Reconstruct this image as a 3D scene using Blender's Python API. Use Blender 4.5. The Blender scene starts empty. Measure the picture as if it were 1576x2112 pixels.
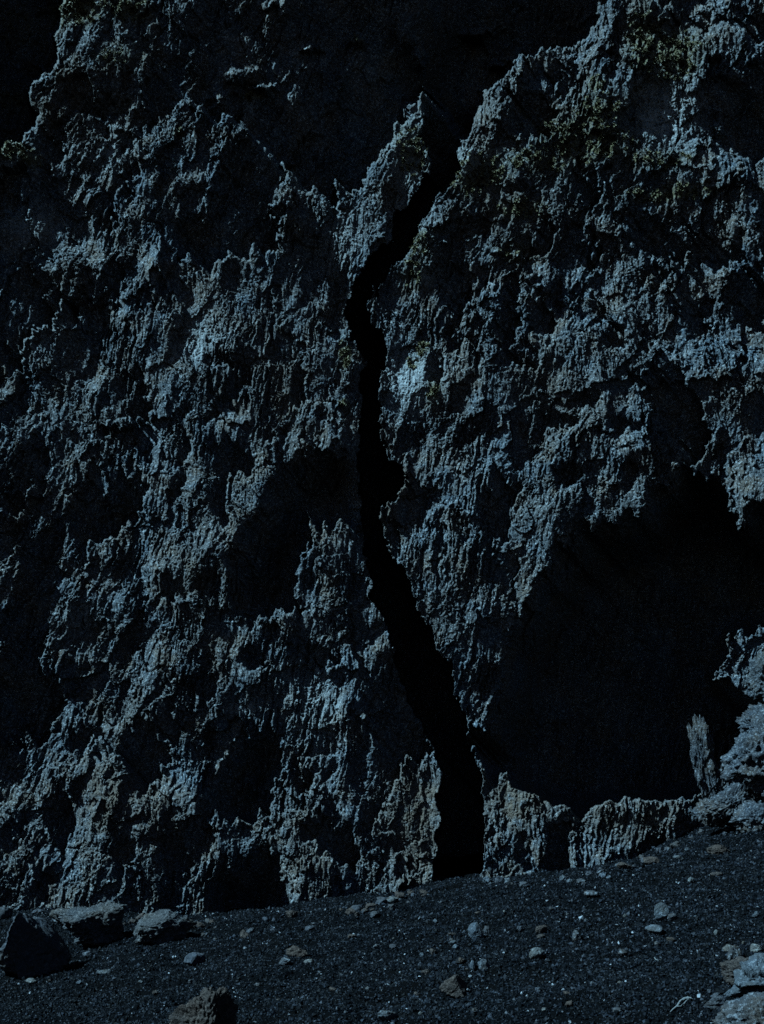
import bpy, bmesh, math
import numpy as np
from mathutils import Vector

# ------------------------------------------------------------------ camera, light, exposure
scene = bpy.context.scene
C = scene.collection
F = 2640.0            # focal length in photo pixels; eye at the origin of heights, cliff face 20 m away
DIST = 20.0
HOR = 1500.0
cam_d = bpy.data.cameras.new("camera")
cam = bpy.data.objects.new("camera", cam_d); C.objects.link(cam)
cam.location = (0, -DIST, 0); cam.rotation_euler = (math.radians(90), 0, 0)
cam_d.sensor_fit = 'VERTICAL'; cam_d.sensor_height = 24; cam_d.sensor_width = 24
cam_d.lens = 24 * F / 2112; cam_d.shift_y = (HOR - 1056) / 2112
cam_d.clip_start = 0.1; cam_d.clip_end = 500
scene.camera = cam

SUN = np.array([-0.62, -0.27, 0.72]); SUN /= np.linalg.norm(SUN)
world = bpy.data.worlds.new("World"); scene.world = world; world.use_nodes = True
wn = world.node_tree.nodes; wl = world.node_tree.links; wn.clear()
sky = wn.new('ShaderNodeTexSky'); sky.sky_type = 'NISHITA'; sky.sun_disc = False; sky.ozone_density = 7.0; sky.dust_density = 0.0
sky.sun_elevation = math.asin(SUN[2]); sky.sun_rotation = math.atan2(SUN[0], SUN[1])
bg = wn.new('ShaderNodeBackground'); bg.inputs['Strength'].default_value = 0.015
wo = wn.new('ShaderNodeOutputWorld')
wl.new(sky.outputs[0], bg.inputs[0]); wl.new(bg.outputs[0], wo.inputs[0])
sun_d = bpy.data.lights.new("sun", 'SUN'); sun_d.energy = 5.0; sun_d.angle = math.radians(0.5)
sun_d.color = (0.49, 0.82, 1.0)
sun = bpy.data.objects.new("sun", sun_d); C.objects.link(sun)
sun.rotation_euler = Vector(tuple(SUN)).to_track_quat('Z', 'Y').to_euler()
vs = scene.view_settings
vs.view_transform = 'Standard'; vs.look = 'None'; vs.gamma = 1.0; vs.exposure = 1.0
scene.cycles.use_denoising = False
scene.cycles.max_bounces = 4; scene.cycles.diffuse_bounces = 0

# ------------------------------------------------------------------ noise
def rng_tab(seed):
    r = np.random.RandomState(seed)
    p = r.permutation(256); a = r.rand(256) * 2 * np.pi
    return np.concatenate([p, p]).astype(np.int32), np.cos(a).astype(np.float32), np.sin(a).astype(np.float32)
def perlin(x, y, seed=0):
    p, gx, gy = rng_tab(seed)
    xf = np.floor(x); yf = np.floor(y)
    xi = xf.astype(np.int32) & 255; yi = yf.astype(np.int32) & 255
    fx = (x - xf).astype(np.float32); fy = (y - yf).astype(np.float32)
    u = fx * fx * fx * (fx * (fx * 6 - 15) + 10); v = fy * fy * fy * (fy * (fy * 6 - 15) + 10)
    def g(ix, iy, dx, dy):
        h = p[p[ix & 255] + (iy & 255)]
        return gx[h] * dx + gy[h] * dy
    a = g(xi, yi, fx, fy); b = g(xi + 1, yi, fx - 1, fy)
    c = g(xi, yi + 1, fx, fy - 1); d = g(xi + 1, yi + 1, fx - 1, fy - 1)
    ab = a + u * (b - a); cd = c + u * (d - c)
    return (ab + v * (cd - ab)) * 1.5
def fbm(x, y, seed, n=4, gain=0.5):
    s = 0; a = 1.0
    for i in range(n):
        s = s + a * perlin(x * 2.03 ** i, y * 2.03 ** i, seed + i * 7); a *= gain
    return s
def cells(x, y, seed):
    """broken faces: every cell of a jittered grid is its own small tilted plane"""
    r = np.random.RandomState(seed); T = r.rand(64, 64, 5).astype(np.float32)
    xi = np.floor(x).astype(np.int32); yi = np.floor(y).astype(np.int32)
    best = np.full(x.shape, 9, np.float32); val = np.zeros(x.shape, np.float32)
    for dx in (-1, 0, 1):
        for dy in (-1, 0, 1):
            t = T[(xi + dx) & 63, (yi + dy) & 63]
            ax = x - (xi + dx + t[..., 0]); ay = y - (yi + dy + t[..., 1]); d = ax * ax + ay * ay
            m = d < best
            v = (t[..., 2] - .5) + (t[..., 3] - .5) * 2.2 * ax + (t[..., 4] - .5) * 2.2 * ay
            best = np.where(m, d, best); val = np.where(m, v, val)
    return val
def ss(a, b, x):
    t = np.clip((x - a) / (b - a), 0, 1); return t * t * (3 - 2 * t)

# ------------------------------------------------------------------ region maps (photo pixels -> 132 px per metre of cliff)
PX0, PY0, PX1, PY1, R = -300, -300, 1880, 2100, 2.0
cw, ch = int((PX1 - PX0) / R), int((PY1 - PY0) / R)
gxp, gyp = np.meshgrid(PX0 + np.arange(cw) * R, PY0 + np.arange(ch) * R)
def inside(poly, X, Y):
    ins = np.zeros(X.shape, bool); n = len(poly)
    for i in range(n):
        x1, y1 = poly[i]; x2, y2 = poly[(i + 1) % n]
        if y1 == y2: continue
        c = (Y > min(y1, y2)) & (Y <= max(y1, y2))
        xi = x1 + (Y - y1) * (x2 - x1) / (y2 - y1)
        ins ^= c & (X < xi)
    return ins
def blur(a, s):
    k = int(3 * s / R) + 1
    w = np.exp(-0.5 * (np.arange(-k, k + 1) * R / s) ** 2); w /= w.sum()
    b = np.pad(a, ((k, k), (k, k)), mode='edge')
    b = sum(w[i] * b[i:i + a.shape[0]] for i in range(2 * k + 1))
    return sum(w[i] * b[:, i:i + a.shape[1]] for i in range(2 * k + 1))
def sample(a, px, py):
    fx = np.clip((px - PX0) / R, 0, cw - 1.001); fy = np.clip((py - PY0) / R, 0, ch - 1.001)
    ix = fx.astype(int); iy = fy.astype(int); fx = fx - ix; fy = fy - iy
    return (a[iy, ix] * (1 - fx) + a[iy, ix + 1] * fx) * (1 - fy) + (a[iy + 1, ix] * (1 - fx) + a[iy + 1, ix + 1] * fx) * fy

HILL = [(-60,-400),(190,-400),(150,-60),(118,40),(110,110),(115,135),(60,175),(60,215),(80,240),(30,300),(0,310),(-60,340)]
CRACK = [(880,-400),(1250,-400),(1235,50),(1200,90),(1130,100),(1070,118),(1050,160),(1000,190),(990,230),(952,290),(942,370),
 (902,410),(866,470),(842,520),(802,555),(778,590),(757,625),(762,655),(785,680),(800,715),(785,765),(786,860),(790,940),
 (832,960),(830,1010),(785,1060),(790,1110),(838,1190),(880,1290),(930,1370),(950,1450),(965,1510),(988,1600),(1000,1650),(1000,1720),(990,1850),
 (885,1850),(905,1700),(912,1600),(900,1560),(850,1450),(826,1390),(800,1295),(765,1230),(768,1190),(752,1140),(748,1100),(738,1040),
 (740,960),(742,930),(744,830),(752,740),(724,690),(712,640),(726,600),(752,560),(768,520),(802,492),(818,450),(862,385),(892,345),(885,308),(862,290),(878,262),(868,225),(900,100)]
SIDE = [(728,735),(765,735),(770,1180),(745,1160),(722,1100),(700,1040),(700,930),(712,830)]
SHADE = [   # hollows and undercuts of the two buttresses
 [(420,-400),(395,0),(385,60),(345,110),(300,165),(262,235),(262,270),(285,285),(335,240),(385,212),(398,240),(480,250),(515,275),(500,300),(472,335),
  (425,405),(372,440),(330,460),(322,520),(360,540),(395,528),(400,575),(260,625),(300,640),(380,585),(440,545),(520,520),(575,530),(590,460),(558,425),(592,405),
  (590,345),(605,385),(690,402),(745,385),(757,330),(790,320),(812,260),(872,215),(925,100),(925,-400)],
 [(1045,1400),(1040,1340),(1050,1290),(1110,1220),(1125,1180),(1150,1150),(1130,1112),(1190,1112),(1165,1085),(1285,1072),(1330,1045),(1345,1000),
  (1430,965),(1500,1000),(1520,1080),(1576,1040),(1700,1030),(1720,1270),(1576,1288),(1515,1300),(1500,1340),(1480,1385),(1560,1440),(1590,1500),(1530,1560),
  (1500,1622),(1450,1640),(1370,1655),(1290,1648),(1220,1665),(1190,1708),(1175,1660),(1110,1650),(1070,1628),(1036,1600),(1010,1640),(995,1600),(965,1510),(1000,1480),(1018,1440)],
 [(200,770),(240,745),(280,750),(305,790),(305,850),(285,880),(245,880),(215,900),(190,890)],
 [(190,960),(230,950),(300,990),(305,1020),(290,1060),(245,1100),(180,1135),(165,1185),(140,1100),(130,1050),(145,960)],
 [(440,915),(520,910),(522,960),(490,985),(470,1000),(450,960)],
 [(545,1000),(590,960),(640,938),(700,938),(720,1000),(700,1085),(660,1100),(630,1060),(640,1110),(620,1170),(615,1240),(620,1265),(575,1262),(500,1290),(480,1250),(470,1190),(480,1150),(500,1110),(540,1060)],
 [(-70,1330),(0,1340),(80,1350),(125,1400),(130,1460),(90,1530),(0,1538),(-70,1540)],
 [(250,1500),(300,1490),(350,1560),(340,1620),(280,1640),(240,1560)],
 [(440,1600),(470,1540),(520,1490),(570,1500),(578,1600),(560,1660),(490,1700),(420,1690),(400,1650)],
 [(440,1780),(520,1740),(580,1790),(600,1870),(560,1905),(430,1905),(420,1830)],
 [(755,1400),(800,1330),(850,1400),(890,1560),(840,1575),(800,1640),(770,1700),(745,1740),(735,1650),(770,1560),(745,1480)],
 [(0,610),(150,600),(190,620),(150,640),(60,680),(0,720),(-60,700)],
 [(1100,140),(1190,112),(1200,190),(1160,200),(1130,165)],
 [(1040,200),(1110,190),(1150,222),(1130,262),(1080,292),(1050,270)],
 [(1440,180),(1480,150),(1560,130),(1700,110),(1700,350),(1560,345),(1500,340),(1480,310),(1440,300),(1430,240)],
 [(1330,50),(1400,52),(1500,72),(1576,120),(1700,120),(1700,20),(1560,20),(1480,30),(1370,30)],
 [(1290,440),(1340,450),(1400,470),(1500,500),(1540,560),(1480,540),(1400,540),(1330,520),(1290,500)],
 [(1180,350),(1235,350),(1230,425),(1190,420)],
 [(930,525),(980,560),(960,640),(930,690),(915,640)],
 [(1040,570),(1075,570),(1075,700),(1045,690)],
 [(1330,760),(1400,750),(1450,830),(1470,900),(1430,920),(1350,900),(1340,830)],
 [(1010,980),(1060,975),(1080,990),(1060,1060),(1040,1120),(1000,1130),(985,1060)],
 [(925,1030),(965,1040),(960,1130),(935,1120)],
 [(95,250),(125,270),(130,330),(90,345),(75,300)],
 [(1125,1700),(1172,1690),(1180,1810),(1110,1815)],
 [(1060,1710),(1090,1720),(1108,1800),(1065,1800)],
 [(0,1330),(60,1300),(110,1330),(60,1360)],
 [(310,1470),(350,1450),(380,1500),(350,1560)],
 [(60,1760),(110,1780),(115,1850),(70,1840)],
 [(220,1740),(280,1730),(275,1790),(240,1800)],
 [(330,1720),(380,1730),(390,1800),(350,1810)],
 [(610,1690),(690,1650),(740,1740),(730,1830),(690,1760),(640,1740)],
 [(690,640),(730,640),(735,690),(700,680)],
]
BLOBS = []
for bb in [(228,275,285,400),(190,370,240,480),(20,545,130,615),(195,535,260,605),(0,370,32,430),(165,195,265,238),(125,178,185,222),(120,300,140,345),
 (415,728,472,757),(478,752,522,822),(362,820,392,1000),(418,838,452,882),(598,740,632,842),(545,885,568,912),(575,878,592,925),(448,1000,472,1100),(338,1005,378,1045),
 (70,900,102,958),(0,1010,50,1060),(-10,700,36,765),(92,1600,150,1760),(128,1480,186,1560),(180,1500,240,1560),
 (950,358,1006,392),(1040,378,1092,402),(1098,438,1152,505),(1058,478,1112,525),(938,448,1010,502),(895,560,932,620),(980,540,1012,600),(1188,468,1240,560),
 (1310,528,1402,600),(1500,550,1600,690),(1418,465,1525,562),(1278,438,1440,526),(1180,806,1242,842),(1118,846,1190,882),(1138,955,1202,1012),(1248,856,1332,902),(1288,758,1332,802),
 (924,853,988,922),(898,1050,922,1152),(933,1038,957,1092),(898,655,962,722),(975,700,992,772),(1018,645,1062,752),(1060,708,1112,762),(880,718,922,792),(880,1060,900,1100),
 (1090,620,1150,690),(1180,600,1250,680),(1240,660,1300,720),(1400,620,1470,690),(1500,700,1545,745),(1250,960,1330,1010),(1380,900,1450,960),
 (620,1330,700,1370),(480,1340,560,1380),(380,1390,450,1440),(600,1560,640,1640),(660,1560,700,1610),(400,1180,470,1230),(330,1180,380,1240),(230,1300,300,1340),(60,1200,110,1240)]:
    BLOBS.append(bb)
# jagged edges: look the outlines up through a noise warp
wx = 8 * fbm(gxp / 60, gyp / 60, 11, 4, 0.6) + 5 * perlin(gxp / 11, gyp / 26, 12)
wy = 9 * fbm(gxp / 60, gyp / 60, 31, 4, 0.6) + 16 * perlin(gxp / 22, gyp / 90, 32) + 9 * perlin(gxp / 9, gyp / 40, 33)
calmw = 1 - .65 * ss(1560, 1620, gyp) * ss(985, 1010, gxp); wx = wx * calmw; wy = wy * calmw
hill = inside(HILL, gxp + wx, gyp + wy)
crack = inside(CRACK, gxp + wx * 1.0, gyp + wy * .8)
shade = inside(SIDE, gxp + wx, gyp + wy)
for p in SHADE: shade |= inside(p, gxp + wx * 1.7, gyp + wy * 1.7)
rag = 1.1 * perlin(gxp / 20 + gyp / 90, gyp / 60, 35) + .7 * perlin(gxp / 9, gyp / 24, 36)
for x0, y0, x1, y1 in BLOBS:
    shade |= ((gxp + wx - (x0 + x1) / 2) * 2 / (x1 - x0)) ** 2 + ((gyp + wx - (y0 + y1) / 2) * 2 / (y1 - y0)) ** 2 < 1 + rag
allsh = shade | crack | hill
# undercut: below every lip the face falls back along the sun's slope and returns at the hollow's far rim
K = abs(SUN[1]) / math.hypot(SUN[0], SUN[2]); sh = -SUN[0] / SUN[2]
L = np.zeros(gxp.shape); xs = np.arange(cw, dtype=float)
stepm = R / 132 * math.hypot(1, sh)
for j in range(1, ch):
    prev = np.interp(xs - sh, xs, L[j - 1])
    m = allsh[j].astype(float)
    L[j] = (prev + stepm) * m
D = np.where(L > 0, 0.045 * (1 - np.exp(-L / 0.10)) + K * L * 1.12, 0)
NOSES = [(500,160,38,20),(545,187,32,8),(455,208,15,22),(640,107,22,10),(705,168,8,26),(738,82,14,12),(592,20,10,30),(560,15,18,10),(262,192,22,14),(585,362,8,20),(396,562,8,10),
 (345,485,18,36),(360,520,16,20),(440,300,14,12),(420,290,10,30),(1500,1368,28,26),(1055,1330,16,40),(1150,1225,20,18),(555,1047,32,14),(630,1068,7,20),(692,1040,9,60),(240,1045,16,50),(165,985,20,30),
 (1190,1180,20,14),(1270,1110,12,10),(470,1240,10,30),(830,1420,8,12),(860,1250,6,10),(1010,70,0,0),(985,75,26,8),(1030,135,20,6),(1120,420,10,8),(1480,860,10,60),(1510,320,8,30),(1480,260,8,30),(840,70,20,30),(865,120,12,20)]
nose = np.zeros(gxp.shape)
for x, y, a_, b_ in NOSES:
    if a_: nose = np.maximum(nose, np.exp(-(((gxp + wx - x) / a_) ** 2 + ((gyp + wy * .5 - y) / b_) ** 2) ** 1.5))
D = np.where(L > 0, D * (1 - nose) + nose * np.maximum(K * L * .93 - .05, 0), 0)
deepc = inside(SHADE[1], gxp + wx, gyp + wy) * 2.0
for k in (5, 8, 9): deepc = deepc + inside(SHADE[k], gxp + wx, gyp + wy) * .7
Dmap = D + blur(deepc * ss(0, 1.0, L), 16) * (L > 0) + blur(hill.astype(float), 1.5) * 1.7 + (lambda w: crack * w + blur(crack.astype(float), 28) * (1 - w))(np.maximum(ss(190, 270, gyp), ss(960, 1020, gxp))) * (1.1 + 1.5 * ss(230, 480, gyp))
incave = blur(allsh.astype(float), 10)

# ------------------------------------------------------------------ cliff surface
STEP = 1.3
pxs = np.concatenate([np.arange(PX0, -12, 5.0), np.arange(-12, 1590, STEP), np.arange(1590, PX1, 5.0)])
pys = np.concatenate([np.arange(PY0, -12, 5.0), np.arange(-12, 1930, STEP), np.arange(1930, PY1, 5.0)])
PX, PY = np.meshgrid(pxs, pys)
PX = PX.astype(np.float32); PY = PY.astype(np.float32)
X0 = PX / 132; Z0 = -PY / 132
rec = sample(Dmap, PX, PY); cave = sample(incave, PX, PY)

ANG = [(400,850,5),(350,60,32),(200,330,36),(180,1200,34),(50,1600,26),(100,700,16),(400,1150,3),(560,700,10),(520,950,8),(700,1300,14),(600,1500,8),
 (300,1600,6),(850,1650,0),(1050,1750,0),(1300,1700,4),(1050,200,-8),(1100,380,34),(950,450,30),(1000,700,6),(900,1200,5),(1100,900,12),(1350,700,-12),
 (1520,850,-13),(1500,300,-6),(1450,600,-18),(1000,1350,10),(850,330,34),(740,450,4),(250,1450,14),(80,450,20)]
num = 0; den = 1e-6
for x, y, a in ANG:
    w = np.exp(-((gxp - x) ** 2 + (gyp - y) ** 2) / (2 * 130.0 ** 2)) + 1e-9
    num = num + w * a; den = den + w
angc = num / den
ang = sample(angc, PX, PY) + 6 * perlin(X0 / 1.5, Z0 / 1.5, 77)
BASES = [-20, -5, 10, 25, 40]
def oriented(fn):
    """blend a streaky pattern over five leans following the rock's own grain"""
    out = np.zeros(X0.shape, np.float32); wsum = np.full(X0.shape, 1e-6, np.float32)
    for b in BASES:
        w = np.clip(1 - np.abs(ang - b) / 15.0, 0, 1)
        if b == BASES[0]: w = np.where(ang < b, 1, w)
        if b == BASES[-1]: w = np.where(ang > b, 1, w)
        m = w > 0
        if not m.any(): continue
        t = math.radians(b); xm = X0[m]; zm = Z0[m]; wm = w[m]
        out[m] += wm * fn(xm * math.cos(t) - zm * math.sin(t), xm * math.sin(t) + zm * math.cos(t), b); wsum[m] += wm * wm
    return out / np.sqrt(wsum)
wxm = 0.05 * fbm(X0 / .5, Z0 / .6, 201, 3); wzm = 0.08 * fbm(X0 / .45, Z0 / .45, 221, 3)
X0 = X0 + wxm; Z0 = Z0 + wzm
# rock colour masks (true colour of the rock: lichen crusts, rusty scoria, plants)
def spots(lst):
    m = np.zeros(gxp.shape)
    for x, y, rx, ry, s in lst:
        m = np.maximum(m, s * np.exp(-(((gxp - x) / rx) ** 2 + ((gyp - y) / ry) ** 2)))
    return sample(m, PX, PY)
iso = sample(blur(np.clip(sum(v * np.exp(-(((gxp - x) / rx) ** 2 + ((gyp - y) / ry) ** 2)) for x, y, rx, ry, v in
    [(1150,420,330,260,1),(1300,150,300,160,.8),(150,350,250,300,.7),(450,250,200,200,.7),(1150,850,260,200,.6),(200,1750,300,120,.8),(1400,700,150,150,.5),(700,1780,300,80,.4),(60,1000,150,200,.6),(900,800,80,80,.6)]), 0, 1), 20), PX, PY)
calm = spots([(450,650,200,100,1),(580,790,140,130,1),(740,470,60,90,1),(300,700,80,60,.7),(850,350,50,70,.8),(850,800,60,100,.9),(400,900,80,120,.7),(500,1060,50,90,.8),(200,1240,130,50,.8),
 (330,1080,60,80,.8),(650,1440,80,160,.9),(1000,450,150,80,.7),(1100,330,120,80,.7),(1370,250,70,70,.9),(1150,770,200,90,.8),(60,1620,70,80,.9),(1300,1695,120,45,.9),(210,330,60,80,.9),(350,340,40,60,.7),
 (1060,1690,50,70,.7),(850,1690,50,100,.8),(660,1230,70,60,.7),(940,1200,60,130,.6),(1520,820,40,120,.8),(60,470,60,50,.8),(520,1320,80,60,.6),(100,900,70,80,.5),(620,560,80,60,.9)])
flm = ss(-0.45, 0.4, fbm(X0 / 1.3, Z0 / 1.7, 300, 2)) * (1 - .75 * iso)          # where fluting is strong
pm = ss(-.3, .6, fbm(X0 / 1.1, Z0 / 1.3, 310, 2))                               # where the face is pitted
macro = 0.30 * fbm(X0 / 2.6, Z0 / 3.2, 1, 3)
lump = 0.045 * oriented(lambda u, v, b: fbm(u / .36, v / 1.25, 41 + b, 3, .55))
n1 = oriented(lambda u, v, b: perlin(u / .30, v / .9, 61 + b) + .5 * perlin(u / .12, v / .26, 62 + b) + .3 * perlin(u / .045, v / .09, 63 + b))
pit1 = -0.11 * ss(.30, .50, n1) * (.12 + .88 * pm)
n2 = oriented(lambda u, v, b: perlin(u / .10, v / .38, 81 + b) + .6 * perlin(u / .05, v / .10, 82 + b))
pit2 = -0.05 * ss(.30, .62, n2) * (.25 + .75 * pm)
bx = X0 + .05 * perlin(X0 / .14, Z0 / .14, 401) + .02 * perlin(X0 / .05, Z0 / .05, 402)
bz = Z0 + .05 * perlin(X0 / .14, Z0 / .14, 403) + .02 * perlin(X0 / .05, Z0 / .05, 404)
tt = .25
bu = bx * math.cos(tt) - bz * math.sin(tt); bv = bx * math.sin(tt) + bz * math.cos(tt)
slab = .11 * (1 - .55 * calm) * cells(bu / .85 + .3 * perlin(bu / .5, bv / .5, 421), bv / 1.25, 417) + .065 * (1 - .5 * calm) * cells(bu / .38, bv / .62 + .3 * perlin(bu / .3, bv / .3, 422), 418)
grit = .45 + .85 * ss(-.35, .35, perlin(X0 / .55, Z0 / .8, 431) + .4 * perlin(X0 / .2, Z0 / .3, 432))      # smooth slabs against rough breaks
block = (.060 * cells(bu / .50, bv / .95, 411)) * (1 - .6 * calm) + (.026 - .012 * calm) * cells(bu / .17, bv / .42, 412) * (.5 + .6 * iso)
block = block + (.015 - .005 * calm) * cells(bu / .075, bv / .20, 413) * (.55 + .6 * iso) + .010 * cells(bx / .048, bz / .066, 414) * (.35 + .8 * iso)
fl1 = oriented(lambda u, v, b: 1 - 2 * np.abs(perlin(u / .10 + .5 * perlin(u / .2, v / .2, 107), v / .8, 101 + b)))
fl2 = oriented(lambda u, v, b: perlin(u / .036 + .3 * perlin(u / .08, v / .2, 108), v / .60, 121 + b))
fl3 = oriented(lambda u, v, b: perlin(u / .024 + .3 * perlin(u / .05, v / .09, 109), v / .24, 131 + b))
flute = 0.010 * fl1 * (.1 + flm) + 0.023 * fl2 * (.2 + flm) + .017 * fl3 * (.4 + .75 * flm)
n4 = oriented(lambda u, v, b: perlin(u / .06 + .4 * perlin(u / .12, v / .25, 110), v / .65, 161 + b) + .3 * perlin(u / .03, v / .12, 162 + b))
slot = -0.05 * ss(.28, .52, n4) * (.25 + .85 * flm)
ch2 = perlin(X0 / .055, Z0 / .065, 151); ch3 = perlin(X0 / .03, Z0 / .034, 161)
jit = np.random.RandomState(9).randn(*PX.shape).astype(np.float32)
chip = 0.004 * (1 - 2.4 * np.abs(ch2)) + 0.008 * ch3 + .0042 * jit - .018 * ss(.1, .45, perlin(X0 / .035, Z0 / .042, 163))
damp = 1 - .3 * cave
h = macro * (1 - .5 * cave) * (1 - .6 * calm) + (lump * (1 - .45 * calm) + (pit1 + pit2) * (1 - .85 * calm) + block + slab) * damp + (flute + chip + slot) * grit
jx = 0.012 * perlin(X0 / .09, Z0 / .09, 171) + 0.008 * perlin(X0 / .045, Z0 / .045, 172)
jz = 0.012 * perlin(X0 / .08, Z0 / .08, 181) + 0.009 * perlin(X0 / .04, Z0 / .04, 182) - 0.12 * (lump + flute)
def along_ray(px, py, depth):
    k = depth / F
    return (px - 788) * k, depth - DIST, (HOR - py) * k
vx, vy, vz = along_ray(PX, PY, DIST + rec)
vx = vx + jx; vz = vz + jz; vy = vy - h
V = np.stack([vx, vy, vz], -1).astype(np.float32)
ny_, nx_ = PX.shape

LICH = [(850,780,60,60,1),(1365,250,55,55,1),(1320,200,30,25,.7),(400,720,30,25,.9),(60,450,50,40,.6),(850,330,50,60,.7),(960,330,60,30,.6),(160,1260,30,30,.6),
 (510,1460,30,14,1),(700,500,40,70,.6),(650,1450,60,110,.5),(430,680,60,40,.5),(850,450,60,60,.4),(1000,1000,60,60,.25),(210,300,60,60,.4),(1370,250,80,80,.5),(100,700,60,60,.3),(870,560,50,30,.4)]
BROWN = [(850,1670,60,120,1),(1060,1660,60,50,1),(1100,1645,40,30,1),(1300,1690,110,50,.7),(230,1650,70,70,1),(840,1000,45,50,.9),(800,1060,25,35,.9),(580,800,90,120,.55),(700,1000,20,90,.8),
 (300,1500,60,40,.5),(330,1700,60,60,.7),(620,1700,70,90,.5),(1050,450,120,50,.5),(1000,250,40,80,.5),(1150,800,140,80,.4),(1340,30,150,60,.5),(150,200,60,60,.6),(400,1180,60,60,.5)]
PLANT = [(160,20,55,30,1),(270,22,40,22,.9),(25,315,40,20,.9),(60,330,22,12,1),(1330,95,40,60,.9),(1375,115,60,50,1),(1320,145,25,20,1),(1170,265,60,25,.9),(1210,295,90,35,.9),(1000,350,50,35,.7),
 (965,385,30,25,.8),(1075,430,50,18,.7),(850,315,35,50,.7),(1380,400,80,14,.9),(1360,335,60,20,.7),(860,500,30,35,.6),(850,560,20,30,.7),(1225,185,16,14,1),(872,715,14,14,.9),(895,805,14,30,.9),(850,745,12,12,.7),
 (710,730,12,30,.8),(712,830,14,8,.9),(520,205,20,6,1),(370,280,12,8,.8),(1060,520,40,20,.5),(1230,240,50,40,.6),(1110,330,70,30,.7),(30,60,60,60,.35),(30,215,30,20,.7),(735,80,12,8,.6),(240,120,50,30,.4)]
lich = spots(LICH); brown = spots(BROWN); plant = spots(PLANT)

def new_mesh(name, verts, quads=None, tris=None, mat=None, smooth=True):
    me = bpy.data.meshes.new(name)
    me.vertices.add(len(verts)); me.vertices.foreach_set('co', np.ascontiguousarray(verts, np.float32).ravel())
    idx = []; tot = []
    if quads is not None and len(quads): idx.append(quads.ravel()); tot.append(np.full(len(quads), 4))
    if tris is not None and len(tris): idx.append(tris.ravel()); tot.append(np.full(len(tris), 3))
    idx = np.concatenate(idx).astype(np.int32); tot = np.concatenate(tot).astype(np.int32)
    me.loops.add(len(idx)); me.loops.foreach_set('vertex_index', idx)
    me.polygons.add(len(tot)); st = np.concatenate([[0], np.cumsum(tot)[:-1]]).astype(np.int32)
    me.polygons.foreach_set('loop_start', st)
    me.polygons.foreach_set('use_smooth', np.full(len(tot), smooth))
    me.update(calc_edges=True)
    if mat: me.materials.append(mat)
    ob = bpy.data.objects.new(name, me); C.objects.link(ob)
    return ob
def attr(ob, name, vals):
    a = ob.data.attributes.new(name, 'FLOAT', 'POINT'); a.data.foreach_set('value', np.ascontiguousarray(vals, np.float32).ravel())
def tag(o, label=None, cat=None, group=None, kind=None):
    if label: o['label'] = label
    if cat: o['category'] = cat
    if group: o['group'] = group
    if kind: o['kind'] = kind
    return o

# ------------------------------------------------------------------ materials
def nodes(name):
    m = bpy.data.materials.new(name); m.use_nodes = True
    nt = m.node_tree; b = nt.nodes['Principled BSDF']
    return m, nt, b
def N(nt, t, **k):
    n = nt.nodes.new(t)
    for a, v in k.items():
        if a in n.inputs: n.inputs[a].default_value = v
        else: setattr(n, a, v)
    return n
def mixc(nt, fac, a, b):
    m = nt.nodes.new('ShaderNodeMix'); m.data_type = 'RGBA'
    for s, v in ((0, fac), (6, a), (7, b)):
        if isinstance(v, (int, float)): m.inputs[s].default_value = v
        elif isinstance(v, tuple): m.inputs[s].default_value = (*v, 1)
        else: nt.links.new(v, m.inputs[s])
    return m.outputs[2]
def ramp(nt, src, lo, hi, out0=0.0, out1=1.0):
    r = nt.nodes.new('ShaderNodeMapRange'); r.inputs[1].default_value = lo; r.inputs[2].default_value = hi
    r.inputs[3].default_value = out0; r.inputs[4].default_value = out1
    nt.links.new(src, r.inputs[0]); return r.outputs[0]
def noise(nt, scale, detail=4, seed=0, stretch=(1, 1, 1)):
    tc = nt.nodes.new('ShaderNodeNewGeometry')
    mp = nt.nodes.new('ShaderNodeMapping'); mp.inputs['Location'].default_value = (seed * 3.1, seed * 1.7, seed * 2.3); mp.inputs['Scale'].default_value = stretch
    nt.links.new(tc.outputs['Position'], mp.inputs[0])
    n = nt.nodes.new('ShaderNodeTexNoise'); n.inputs['Scale'].default_value = scale; n.inputs['Detail'].default_value = detail
    n.inputs['Roughness'].default_value = .65
    nt.links.new(mp.outputs[0], n.inputs['Vector']); return n.outputs[0]
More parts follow.
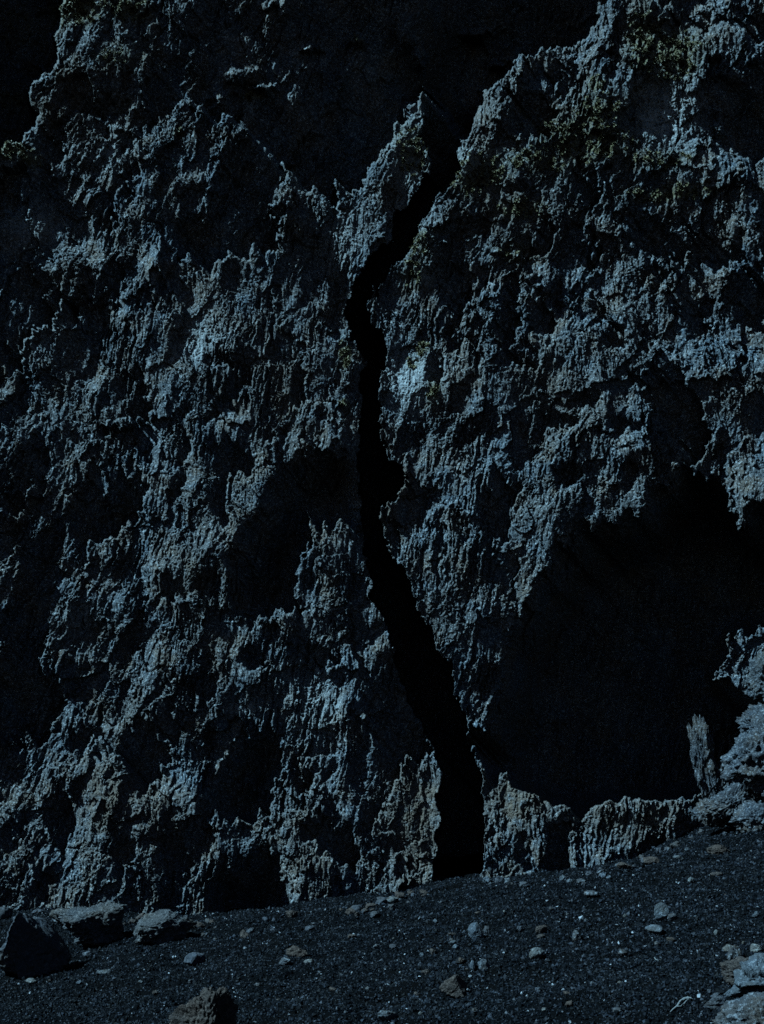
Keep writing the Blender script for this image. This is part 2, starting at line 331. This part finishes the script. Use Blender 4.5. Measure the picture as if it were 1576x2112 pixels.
def rock_material(name, base, cool, warm, pale, masks=False, bump=1.0):
    m, nt, b = nodes(name)
    c = mixc(nt, ramp(nt, noise(nt, 1.3, 5, 1), .4, .62), base, cool)
    c = mixc(nt, ramp(nt, noise(nt, 2.2, 6, 2), .46, .62, 0, .9), c, warm)
    c = mixc(nt, ramp(nt, noise(nt, 14, 4, 3), .35, .75, 0, .75), c, tuple(v * .45 for v in base))
    c = mixc(nt, ramp(nt, noise(nt, 5, 6, 4), .6, .72, 0, .55), c, pale)
    c = mixc(nt, ramp(nt, noise(nt, 30, 4, 14), .52, .66, 0, .75), c, pale)
    if masks:
        for nm, col, sc in (('brown', warm, 6), ('lichen', (0.34, 0.38, 0.40), 11), ('plant', (0.14, 0.128, 0.065), 16)):
            a = nt.nodes.new('ShaderNodeAttribute'); a.attribute_name = nm
            mu = nt.nodes.new('ShaderNodeMath'); mu.operation = 'MULTIPLY'
            nt.links.new(a.outputs['Fac'], mu.inputs[0])
            nt.links.new(ramp(nt, noise(nt, sc, 5, 7), .34, .54), mu.inputs[1])
            c = mixc(nt, mu.outputs[0], c, col)
    nt.links.new(c, b.inputs['Base Color'])
    b.inputs['Roughness'].default_value = .78; b.inputs['Specular IOR Level'].default_value = .2
    bp = nt.nodes.new('ShaderNodeBump'); bp.inputs['Strength'].default_value = bump; bp.inputs['Distance'].default_value = .025
    nt.links.new(noise(nt, 50, 5, 9, (1, 1, .6)), bp.inputs['Height'])
    b2 = nt.nodes.new('ShaderNodeBump'); b2.inputs['Strength'].default_value = bump; b2.inputs['Distance'].default_value = .03
    nt.links.new(noise(nt, 42, 3, 19, (1, 1, .16) if masks else (1, 1, .8)), b2.inputs['Height']); nt.links.new(bp.outputs[0], b2.inputs['Normal'])
    nt.links.new(b2.outputs[0], b.inputs['Normal'])
    return m
M_ROCK = rock_material('basalt cliff', (.080,.086,.09), (.062,.095,.128), (.125,.102,.080), (.38,.43,.46), True)
M_BROWN = rock_material('rusty scoria', (.045,.036,.032), (.04,.036,.036), (.055,.04,.033), (.10,.082,.07), bump=.9)
M_GREY = rock_material('grey basalt stone', (.045,.049,.055), (.038,.050,.066), (.058,.049,.041), (.20,.23,.26), bump=.8)
M_BLUE = rock_material('blue grey stone', (.055,.068,.08), (.05,.066,.088), (.062,.06,.055), (.17,.20,.23), bump=.8)
M_WHITE = rock_material('pale pumice stone', (.08,.08,.077), (.072,.084,.092), (.09,.075,.06), (.20,.22,.22), bump=.8)
M_DARK = rock_material('dark basalt', (.035,.04,.048), (.032,.04,.055), (.045,.04,.036), (.07,.08,.09), bump=.5)
M_SLAB = rock_material('dark layered basalt', (.05,.053,.057), (.045,.054,.064), (.062,.055,.047), (.16,.165,.17), bump=.9)
m, nt, b = nodes('black sand')
c = mixc(nt, ramp(nt, noise(nt, 60, 3, 1), .4, .65), (.001,.0013,.0017), (.002,.0025,.0032))
c = mixc(nt, ramp(nt, noise(nt, .9, 4, 2), .42, .6, 0, .6), c, (.002,.0019,.0018))
nt.links.new(c, b.inputs['Base Color']); b.inputs['Roughness'].default_value = .95; b.inputs['Specular IOR Level'].default_value = .02
M_SAND = m
m, nt, b = nodes('lapilli')
a = nt.nodes.new('ShaderNodeAttribute'); a.attribute_name = 'tone'
cr = nt.nodes.new('ShaderNodeValToRGB'); e = cr.color_ramp.elements
e[0].position = 0; e[0].color = (.003,.004,.005,1); e[1].position = 1; e[1].color = (.26,.29,.32,1)
for p, col in ((.35,(.002,.003,.0045,1)),(.68,(.0095,.012,.0165,1)),(.90,(.024,.030,.040,1)),(.985,(.05,.056,.066,1))):
    q = cr.color_ramp.elements.new(p); q.color = col
nt.links.new(a.outputs['Fac'], cr.inputs[0]); nt.links.new(cr.outputs[0], b.inputs['Base Color']); b.inputs['Roughness'].default_value = .6; b.inputs['Specular IOR Level'].default_value = .06
M_LAP = m
m, nt, b = nodes('olive leaves')
c = mixc(nt, ramp(nt, noise(nt, 18, 3, 5), .35, .65), (.065,.06,.028), (.16,.142,.068))
nt.links.new(c, b.inputs['Base Color']); b.inputs['Roughness'].default_value = .6
M_LEAF = m
m, nt, b = nodes('bleached wood')
c = mixc(nt, noise(nt, 60, 3, 5), (.07,.08,.085), (.15,.165,.17))
nt.links.new(c, b.inputs['Base Color']); b.inputs['Roughness'].default_value = .7
M_WOOD = m

# ------------------------------------------------------------------ split the face into its masses
lab = np.zeros(gxp.shape, int)                       # 0 left buttress
lab[gxp > np.interp(gyp, [-300,300,480,600,750,900,1100,1300,1500,1850,2100], [1000,915,830,745,755,750,755,845,935,950,950])] = 1
lab[crack] = 2; lab[hill] = 3
labf = lab[np.clip(((PY - PY0) / R).astype(int), 0, ch - 1), np.clip(((PX - PX0) / R).astype(int), 0, cw - 1)]
ii, jj = np.meshgrid(np.arange(ny_ - 1), np.arange(nx_ - 1), indexing='ij')
q = np.stack([ii * nx_ + jj, (ii + 1) * nx_ + jj, (ii + 1) * nx_ + jj + 1, ii * nx_ + jj + 1], -1).reshape(-1, 4)
lq = labf[:-1, :-1].ravel()
Vf = V.reshape(-1, 3)
def mass(name, l, label):
    qq = q[lq == l]
    used = np.unique(qq); remap = np.zeros(len(Vf), np.int32); remap[used] = np.arange(len(used))
    o = new_mesh(name, Vf[used], remap[qq], None, M_ROCK)
    for nm, arr in (('lichen', lich), ('brown', brown), ('plant', plant)): attr(o, nm, arr.ravel()[used])
    tag(o, label, 'cliff', kind='structure'); return o
mass('cliff_left', 0, 'fluted dark basalt cliff to the left of the tall black crack')
mass('cliff_right', 1, 'rough lichen spotted basalt cliff to the right of the tall black crack')
mass('cliff_back', 2, 'shaded rock deep inside the crack and the gully above it')
mass('hillside', 3, 'dark shaded hillside behind the top left corner of the cliff')

# ------------------------------------------------------------------ plants rooted on the ledges
rs = np.random.RandomState(5)
dzx = np.gradient(V, axis=1); dzy = np.gradient(V, axis=0)
nrm = np.cross(dzy, dzx); nrm /= np.linalg.norm(nrm, axis=-1, keepdims=True) + 1e-9
lit = np.clip(nrm @ SUN.astype(np.float32), 0, 1)
inframe = (PX > -40) & (PX < 1620) & (PY > -40)
pw = (plant * (plant > .25) * (.15 + lit) * inframe * ss(-.1, .25, perlin(X0 / .12, Z0 / .12, 900))).ravel().astype(float); pw /= pw.sum()
pick = rs.choice(len(pw), 3200, p=pw)
lv, lqd = [], []
for k in pick:
    c0 = Vf[k] ; n0 = nrm.reshape(-1, 3)[k] * .6 + np.array([0, -.3, .45]); n0 /= np.linalg.norm(n0)
    t1 = np.cross(n0, [0, 0, 1.01]); t1 /= np.linalg.norm(t1); t2 = np.cross(n0, t1)
    s = rs.uniform(.016, .042)
    for _ in range(11):
        a = rs.rand() * 6.283; e = rs.uniform(.1, 1.2)
        d = (t1 * math.cos(a) + t2 * math.sin(a)) * math.cos(e) + n0 * math.sin(e)
        w = np.cross(d, n0 + .01); w /= np.linalg.norm(w); w *= s * .33
        b0 = c0 + n0 * .004
        i = len(lv); lv += [b0, b0 + d * s * .55 + w, b0 + d * s * 1.1, b0 + d * s * .55 - w]; lqd.append((i, i + 1, i + 2, i + 3))
po = new_mesh('cliff_plants', np.array(lv), np.array(lqd), None, M_LEAF, False)
tag(po, 'low olive green plants and moss growing on the sunlit cliff ledges', 'plants', kind='stuff')

# ------------------------------------------------------------------ ground
BX = [(0,1880),(120,1872),(300,1885),(400,1888),(520,1897),(640,1880),(740,1868),(830,1842),(900,1818),(1000,1812),(1100,1812),(1180,1806),(1250,1780),(1310,1768),(1400,1728),(1480,1700),(1576,1676)]
bxs = np.array([(p[0] - 788) / 132 for p in BX]); bzs = np.array([(HOR - p[1]) / 132 for p in BX])
def ground_z(x, y):
    xe = np.where(y < 0, x * 1.0, x)
    base = np.interp(xe, bxs, bzs) ; far = np.interp(xe, [-30, -6, 6, 30], [-2.4, -2.95, -1.45, 1.6])
    w = ss(-2.5, 0, y)
    z = far * (1 - w) + np.where((xe > bxs[0]) & (xe < bxs[-1]), base, far) * w
    z = z + 0.055 * np.minimum(y, 0) + np.where(y > 0, 0.03 * y, 0)
    z = z + 0.075 * fbm(x / 1.3 + y * .4, y / .9, 501, 3) * ss(.2, -1, y) + .035 * fbm(x / .5, y / .9, 505, 2) * (1 - ss(.2, -1, y)) + 0.030 * fbm(x / .42 + y * .4, y / .34, 511, 3)
    return z
gx = np.concatenate([np.arange(-60, -9, 1.0), np.arange(-9, 9, .018), np.arange(9, 61, 1.0)])
gy = np.concatenate([np.arange(-60, -12, 1.0), np.arange(-12, .8, .018), np.arange(.8, 6, .3)])
GX, GY = np.meshgrid(gx, gy)
GZ = ground_z(GX, GY) + .010 * (1 - 2 * np.abs(perlin(GX / .09, GY / .08, 521))) + .006 * perlin(GX / .045, GY / .045, 522)
gi, gj = np.meshgrid(np.arange(len(gy) - 1), np.arange(len(gx) - 1), indexing='ij'); w_ = len(gx)
gq = np.stack([gi * w_ + gj, gi * w_ + gj + 1, (gi + 1) * w_ + gj + 1, (gi + 1) * w_ + gj], -1).reshape(-1, 4)
g = new_mesh('ground', np.stack([GX, GY, GZ], -1).reshape(-1, 3), gq, None, M_SAND)
tag(g, 'slope of black volcanic sand rising to the right at the cliff foot', 'ground', kind='structure')

def ground_hit(px, py):
    dx = (px - 788) / F; dz = (HOR - py) / F
    lo, hi = 6.0, 22.0
    for t in np.arange(6.0, 22.0, .05):
        if t * dz < float(ground_z(np.array(t * dx), np.array(t - DIST))): hi = t; lo = t - .05; break
    for _ in range(12):
        mid = (lo + hi) / 2
        if mid * dz < float(ground_z(np.array(mid * dx), np.array(mid - DIST))): hi = mid
        else: lo = mid
    return np.array([hi * dx, hi - DIST, hi * dz]), hi

# gravel: every grain a small angular chip
T = np.array([(1,0,0),(-1,0,0),(0,1,0),(0,-1,0),(0,0,1),(0,0,-1)], float)
TF = np.array([(0,2,4),(2,1,4),(1,3,4),(3,0,4),(2,0,5),(1,2,5),(3,1,5),(0,3,5)])
ng = 520000
yy = rs.uniform(-12, .35, ng); xx = rs.uniform(-1, 1, ng) * (0.40 * (yy + 20) + .8)
sz = np.minimum(.0078 * np.exp(rs.randn(ng) * .45), .024) * np.interp(xx, [-6, 6], [.95, 1.15])
big = rs.rand(ng) < .03; sz[big] = rs.uniform(.013, .028, big.sum())
gv = T[None] * (sz[:, None, None] * rs.uniform(.55, 1.35, (ng, 6, 1))) * rs.uniform(.6, 1.25, (ng, 1, 3)) + rs.randn(ng, 6, 3) * sz[:, None, None] * .18
a = rs.rand(ng) * 6.283; bt = rs.randn(ng) * .7
ca, sa, cb, sb = np.cos(a)[:, None], np.sin(a)[:, None], np.cos(bt)[:, None], np.sin(bt)[:, None]
x_, y_, z_ = gv[..., 0], gv[..., 1], gv[..., 2]
x_, z_ = x_ * cb + z_ * sb, -x_ * sb + z_ * cb
x_, y_ = x_ * ca - y_ * sa, x_ * sa + y_ * ca
gz = ground_z(xx, yy)
gv = np.stack([x_ + xx[:, None], y_ + yy[:, None], z_ + (gz + sz * .6)[:, None]], -1)
gt = (TF[None] + (np.arange(ng) * 6)[:, None, None]).reshape(-1, 3)
go = new_mesh('gravel', gv.reshape(-1, 3), None, gt, M_LAP, False)
attr(go, 'tone', np.repeat(rs.rand(ng) * np.where(big, .9 * rs.rand(ng) ** .5, np.where(rs.rand(ng) < .4, .75, 1)), 6))
tag(go, 'loose black volcanic grit and small chips covering the sandy slope', 'gravel', kind='stuff')

# ------------------------------------------------------------------ stones and boulders
def stone(name, px, py, wpx, hpx, mat, label, cat='stone', group=None, deep=None, sub=4, seed=0, cuts=7, rough=.16, sink=.18, lean=0, depth=None, layers=0, fold=0, planes=(), pits=0):
    """px,py = foot centre in the photo; width and height there"""
    if depth is None: p, d = ground_hit(px, py)
    else: d = depth; p = np.array([(px - 788) * d / F, d - DIST, (HOR - py) * d / F])
    W = wpx * d / F / 2; H = hpx * d / F / 2 / (1 - sink * .5); Dp = (deep or .8) * W
    r = np.random.RandomState(seed + int(px * 7 + py))
    bm = bmesh.new(); bmesh.ops.create_icosphere(bm, subdivisions=sub, radius=1)
    bm.verts.ensure_lookup_table()
    v = np.array([x.co[:] for x in bm.verts])
    f = np.array([[x.index for x in fc.verts] for fc in bm.faces]); bm.free()
    nd = v.copy()
    for _ in range(cuts):                              # flat broken faces
        n = r.randn(3); n /= np.linalg.norm(n); o = r.uniform(.5, .8)
        s = v @ n - o; v = v - np.clip(s, 0, None)[:, None] * n * .93
    for n, o in planes:
        n = np.array(n, float); n /= np.linalg.norm(n); s = v @ n - o; v = v - np.clip(s, 0, None)[:, None] * n * .97
    sx, sy, sz_ = r.rand(3) * 50
    def n3(k, sd): return (perlin(v[:, 0] * k + sx, v[:, 1] * k * .9 + v[:, 2] * k * .6 + sy, sd) + perlin(v[:, 2] * k + sz_, v[:, 0] * k * .5 + v[:, 1] * k + sx, sd + 1)) * .6
    disp = rough * (n3(1.7, 601) + .55 * n3(4, 611) + .34 * (1 - 2 * np.abs(n3(8, 621))) + .2 * n3(17, 631) + .12 * n3(33, 635))
    disp = disp + rough * (.45 * cells(v[:, 0] * 1.9 + sx + v[:, 1], v[:, 2] * 1.9 + sy, 671) + .30 * cells(v[:, 0] * 4.5 + sx + v[:, 1] * 2, v[:, 2] * 4.5 + sy + v[:, 1], 672) + .16 * cells(v[:, 0] * 10 + v[:, 1] * 5, v[:, 2] * 10 + sy + v[:, 1] * 5, 673))
    if pits: disp = disp - pits * ss(.05, .3, n3(6, 651)) - pits * .6 * ss(.0, .25, n3(13, 661))
    if layers: disp = disp + rough * .8 * np.sin(v[:, 2] * layers + 3 * n3(1.5, 641))
    v = v * (1 + disp)[:, None]
    if fold: v[:, 0] += fold * v[:, 2]
    v = v * np.array([W, Dp, H])
    a = r.uniform(-.25, .25); v[:, 0], v[:, 1] = v[:, 0] * math.cos(a) - v[:, 1] * math.sin(a), v[:, 0] * math.sin(a) + v[:, 1] * math.cos(a)
    if lean:
        t = math.radians(lean); v[:, 0], v[:, 2] = v[:, 0] * math.cos(t) + v[:, 2] * math.sin(t), -v[:, 0] * math.sin(t) + v[:, 2] * math.cos(t)
    v = v - np.array([0, 0, v[:, 2].min()])
    o = new_mesh(name, v, None, f, mat)
    o.location = (p[0], p[1] + Dp * .6, p[2] - H * sink)
    tag(o, label, cat, group); return o

exec_stones = True
stone('boulder', 58, 2024, 178, 146, M_DARK, 'big pointed dark boulder with one pale lit edge at the left border', 'boulder', deep=.8, sub=6, seed=3, cuts=0, rough=.15, sink=.15,
      planes=[((.70,-.70,-.05), .26), ((-.88,-.30,.36), .58), ((.74,.10,.62), .30), ((-.5,.3,.8), .62), ((.9,-.3,.1), .72)])
stone('boulder', 190, 1956, 160, 92, M_SLAB, 'flat layered grey boulder lying at the cliff foot beside the pointed boulder', 'boulder', deep=.8, sub=6, seed=4, rough=.13, layers=5, pits=.07, planes=[((.6,-.75,.1), .55), ((-.1,-.5,1), .60)])
stone('boulder', 318, 1952, 136, 76, M_SLAB, 'low rounded layered boulder, right of the flat grey one at the cliff foot', 'boulder', deep=.8, sub=6, seed=5, rough=.13, layers=4, pits=.07, planes=[((.6,-.75,.1), .6), ((-.2,-.5,1), .62)])
stone('boulder', 420, 2190, 135, 150, M_BROWN, 'rusty brown porous boulder cut off by the bottom edge', 'boulder', deep=.8, sub=6, seed=6, rough=.22, pits=.10, planes=[((.85,-.5,.1), .6)])
stone('boulder', 1585, 2088, 190, 104, M_BLUE, 'pale blue grey boulder with folded grain at the bottom right corner', 'boulder', deep=.8, sub=6, seed=7, rough=.16, layers=14, pits=.04, fold=.3, planes=[((.1,-.7,-.7), .45)])
stone('boulder', 1590, 2175, 190, 125, M_GREY, 'smooth grey boulder in the lowest right corner below the folded one', 'boulder', deep=.8, sub=6, seed=8, rough=.16, pits=.04)
stone('boulder', 1545, 2045, 110, 62, M_BROWN, 'brownish weathered boulder just behind the pale folded boulder', 'boulder', deep=.8, sub=6, seed=9, rough=.2, pits=.06)
stone('stone', 400, 1996, 44, 32, M_DARK, 'dark rounded stone alone on the sand right of the layered boulders', seed=1, sub=5)
stone('stone', 612, 1975, 46, 26, M_BROWN, 'brown rough stone on the sand below the middle of the left cliff', seed=2, sub=5)
stone('stone', 588, 1992, 30, 14, M_GREY, 'small grey stone touching the brown one on its lower left', seed=2)
stone('stone', 636, 1988, 22, 10, M_WHITE, 'small pale stone touching the brown one on its lower right', seed=2)
stone('stone', 215, 2012, 34, 12, M_BLUE, 'flat light blue stone on the sand right of the pointed boulder', seed=3)
stone('stone', 982, 1938, 34, 34, M_BLUE, 'upright angular blue grey stone on the sand below the crack', seed=4, sub=5, rough=.08)
stone('stone', 1004, 1928, 18, 18, M_DARK, 'small dark stone leaning behind the upright angular one', seed=5)
stone('stone', 1118, 1928, 26, 22, M_BROWN, 'dark brown cube-like stone right of the upright angular one', seed=6, sub=5)
stone('stone', 1109, 1980, 32, 26, M_WHITE, 'white angular stone in the middle of the sand slope', seed=7, sub=5, rough=.1)
stone('stone', 938, 2062, 58, 44, M_BROWN, 'rusty brown stone with a dark hollow side near the bottom middle', seed=8, sub=5)
stone('stone', 1000, 2002, 26, 22, M_GREY, 'small brown grey stone between the white and the rusty stones', seed=9)
stone('stone', 975, 2003, 14, 20, M_GREY, 'thin upright grey stone chip left of the small brown grey stone', seed=10)
stone('stone', 1365, 1903, 34, 38, M_BLUE, 'flat pale blue slab standing half buried on the right slope', seed=11, sub=5, rough=.08)
stone('stone', 1352, 1930, 40, 22, M_BLUE, 'flat pale blue slab lying below the standing slab', seed=12, rough=.08)
stone('stone', 1388, 1900, 20, 18, M_GREY, 'small brownish stone right behind the standing pale slab', seed=13)
stone('stone', 1220, 1852, 34, 14, M_GREY, 'low grey stone high on the slope under the cave', seed=14)
stone('stone', 1190, 1945, 26, 24, M_GREY, 'rough grey stone between the white stone and the pale slabs', seed=15)
stone('stone', 1485, 1765, 50, 22, M_BROWN, 'flat brown stone on the upper right of the slope', seed=16, sub=5)
stone('stone', 1480, 1808, 26, 12, M_BROWN, 'small flat brown stone below the larger flat brown stone', seed=17)
stone('stone', 1426, 1822, 14, 12, M_WHITE, 'tiny white stone left of the small flat brown stone', seed=18)
stone('stone', 1502, 1965, 20, 18, M_WHITE, 'pale beige stone left of the grey stone near the right border', seed=19)
stone('stone', 1518, 1990, 34, 36, M_GREY, 'grey blocky stone with a black shaded side near the right border', seed=20, sub=5)
stone('stone', 1562, 1965, 26, 22, M_WHITE, 'whitish crumbly stone cut by the right border', seed=21)
stone('stone', 1478, 1930, 10, 12, M_WHITE, 'tiny white pebble above the grey blocky stone', seed=22)
stone('stone', 1480, 2085, 44, 30, M_DARK, 'black shaded stone in front of the pale folded boulder', seed=23, sub=5)
stone('stone', 800, 2108, 44, 26, M_BLUE, 'blue grey stone at the bottom edge near the middle', seed=24, sub=5)
stone('stone', 940 - 130, 1862, 26, 14, M_WHITE, 'small pale stone at the cliff foot left of the crack', seed=25)
stone('stone', 1290, 1795, 34, 16, M_BROWN, 'dark brown stone at the cliff foot under the cave', seed=26)
stone('stone', 1392, 1752, 24, 18, M_DARK, 'dark round stone at the cliff foot left of the flat brown stone', seed=27)
stone('stone', 1345, 1785, 44, 16, M_BROWN, 'low brown lump of rock between two stones at the slope top', seed=28)
stone('stone', 778, 1958, 20, 10, M_GREY, 'small grey stone on the sand below the cliff left of the crack', seed=29)
stone('stone', 940, 1960, 14, 12, M_BLUE, 'small bluish stone left below the upright angular stone', seed=30)
stone('stone', 1562, 1955-60, 20, 14, M_BLUE, 'bluish pebble on the slope near the right border', seed=31)
stone('stone', 70, 1905, 50, 12, M_GREY, 'thin grey slab behind the pointed boulder', seed=32)
stone('stone', 5, 1898, 34, 34, M_DARK, 'black rock at the left border behind the pointed boulder', seed=33)
stone('stone', 62, 2030, 26, 10, M_WHITE, 'small pale stone in front of the pointed boulder', seed=34)
stone('stone', 120, 1905, 36, 22, M_GREY, 'small grey rock at the cliff foot left of the flat layered boulder', seed=35)
stone('stone', 180, 1975, 24, 12, M_GREY, 'small bluish rock under the front edge of the flat layered boulder', seed=36)
stone('stone', 1440, 1700, 30, 20, M_GREY, 'grey rock at the cliff foot beside the pitted boulder pile', seed=37)
# boulder pile at the right border, leaning on the cliff
stone('boulder', 1592, 1655, 165, 190, M_GREY, 'tall pitted grey boulder at the right border beside the cave', 'boulder', deep=.7, sub=6, seed=41, rough=.30, pits=.12, depth=19.0, sink=.05, cuts=4)
stone('boulder', 1515, 1712, 105, 92, M_GREY, 'rounded pitted boulder at the cave foot, left of the tall one', 'boulder', deep=.7, sub=6, seed=42, rough=.32, pits=.12, depth=19.1, sink=.05, cuts=5)
stone('boulder', 1600, 1555, 125, 85, M_GREY, 'rough boulder wedged on top of the tall pitted boulder', 'boulder', deep=.6, sub=6, seed=43, rough=.34, pits=.12, depth=19.3, sink=.05, cuts=4)
stone('boulder', 1590, 1460, 90, 110, M_BLUE, 'bluish hanging block high at the right border beside the cave', 'boulder', deep=.6, sub=6, seed=44, rough=.28, pits=.10, depth=19.6, sink=.05, cuts=6)
stone('boulder', 1468, 1705, 62, 62, M_GREY, 'small lumpy boulder at the left end of the boulder pile by the cave', 'boulder', deep=.8, sub=5, seed=46, rough=.34, pits=.12, depth=19.2, sink=.05, cuts=5)
stone('boulder', 1555, 1722, 80, 60, M_GREY, 'broken boulder in the pile, in front of the tall pitted one', 'boulder', deep=.8, sub=5, seed=47, rough=.32, pits=.12, depth=18.6, sink=.1, cuts=6)
stone('rock_fin', 1452, 1655, 44, 148, M_GREY, 'thin upright fin of rock standing inside the cave mouth', 'rock', deep=.8, sub=6, seed=45, rough=.42, pits=.18, depth=19.4, sink=.05, lean=-14, cuts=3)
stone('rock_fin', 1478, 1655, 26, 62, M_GREY, 'short stub of rock right beside the thin upright fin in the cave mouth', 'rock', deep=.8, sub=5, seed=48, rough=.42, pits=.16, depth=19.4, sink=.05, lean=20, cuts=3)
# a few hundred loose stones, each its own object
protos = []
for k, mt in enumerate((M_DARK, M_BROWN, M_GREY, M_DARK, M_BROWN, M_BLUE, M_WHITE)):
    protos.append(stone('pebble', 700 + k * 30, 1990, 14, 10, mt, 'loose pebble', sub=4, seed=60 + k, rough=.26, cuts=9))
tones = {'grey basalt stone': 'small grey pebble', 'rusty scoria': 'small brown pebble', 'blue grey stone': 'small blue grey pebble', 'dark basalt': 'small black pebble', 'pale pumice stone': 'small whitish pebble'}
n_peb = 90
for k in range(n_peb):
    px = rs.uniform(20, 1570) if k % 3 else rs.uniform(900, 1570); py = rs.uniform(np.interp(px, [0, 700, 1576], [1915, 1900, 1740]), 2105)
    src = protos[k % 7]
    o = src if k < 7 else src.copy()
    if k >= 7: C.objects.link(o)
    p, d = ground_hit(px, py); s = rs.uniform(.35, 1.3) * (1 if k % 7 < 6 else .6)
    o.scale = (s, s, s * rs.uniform(.7, 1.1)); o.rotation_euler = (0, 0, rs.rand() * 6.28)
    o.location = (p[0], p[1], p[2] - .008)
    c_ = src.data.materials[0].name
    tag(o, tones[c_] + ' half sunk in the black sand', 'pebble', tones[c_] + 's scattered over the sand')

for k in range(110):
    px = rs.uniform(-10, 900) if k % 3 else rs.uniform(1000, 1560)
    base = np.interp(px, [p[0] for p in BX], [p[1] for p in BX]); py = base + 6 + abs(rs.randn()) * 16
    src = protos[(0, 1, 3, 5, 0, 4)[k % 6]]; o = src.copy(); C.objects.link(o)
    p, d = ground_hit(px, py); s = rs.uniform(.6, 2.1)
    o.scale = (s, s, s * rs.uniform(.7, 1.2)); o.rotation_euler = (rs.uniform(-.4, .4), rs.uniform(-.4, .4), rs.rand() * 6.28)
    o.location = (p[0], p[1], p[2] - .01 * s)
    c_ = src.data.materials[0].name
    tag(o, tones[c_].replace('pebble', 'rubble stone') + ' lying against the foot of the cliff', 'rubble stone', tones[c_].replace('pebble', 'rubble stone') + 's along the cliff foot'); o.name = 'rubble_stone'

# ------------------------------------------------------------------ bleached twigs
def twig(name, strokes, label):
    vs_, qs = [], []
    base, _ = ground_hit(*strokes[0][0][0])
    for pts, r0 in strokes:
        P = []
        for (x, y) in pts:
            p, _ = ground_hit(x, y); P.append(p + np.array([0, 0, .018]))
        P = np.array(P); n = len(P); S = 6
        st = len(vs_)
        for i in range(n):
            t = P[min(i + 1, n - 1)] - P[max(i - 1, 0)]; t /= np.linalg.norm(t)
            a = np.cross(t, [0, 0, 1]); a /= np.linalg.norm(a); b2 = np.cross(t, a)
            r = r0 * (1 - .75 * i / (n - 1))
            for s in range(S): vs_.append(P[i] + r * (a * math.cos(s * 6.283 / S) + b2 * math.sin(s * 6.283 / S)) - base)
        for i in range(n - 1):
            for s in range(S): qs.append((st + i * S + s, st + i * S + (s + 1) % S, st + (i + 1) * S + (s + 1) % S, st + (i + 1) * S + s))
    o = new_mesh(name, np.array(vs_), np.array(qs), None, M_WOOD); o.location = tuple(base)
    tag(o, label, 'twig')
twig('twig', [([(1350,1979),(1353,1983),(1358,1984.5),(1364,1983.5)], .006)], 'short curved white twig lying on the right part of the sand')
twig('root', [([(1425,2064),(1412,2064),(1403,2070),(1396,2080),(1388,2086),(1382,2092)], .016), ([(1428,2066),(1418,2060),(1412,2064)], .009), ([(1410,2076),(1416,2068),(1424,2063)], .008), ([(1396,2080),(1404,2080),(1408,2075)], .008)],
     'branched bleached root lying on the sand near the bottom right')
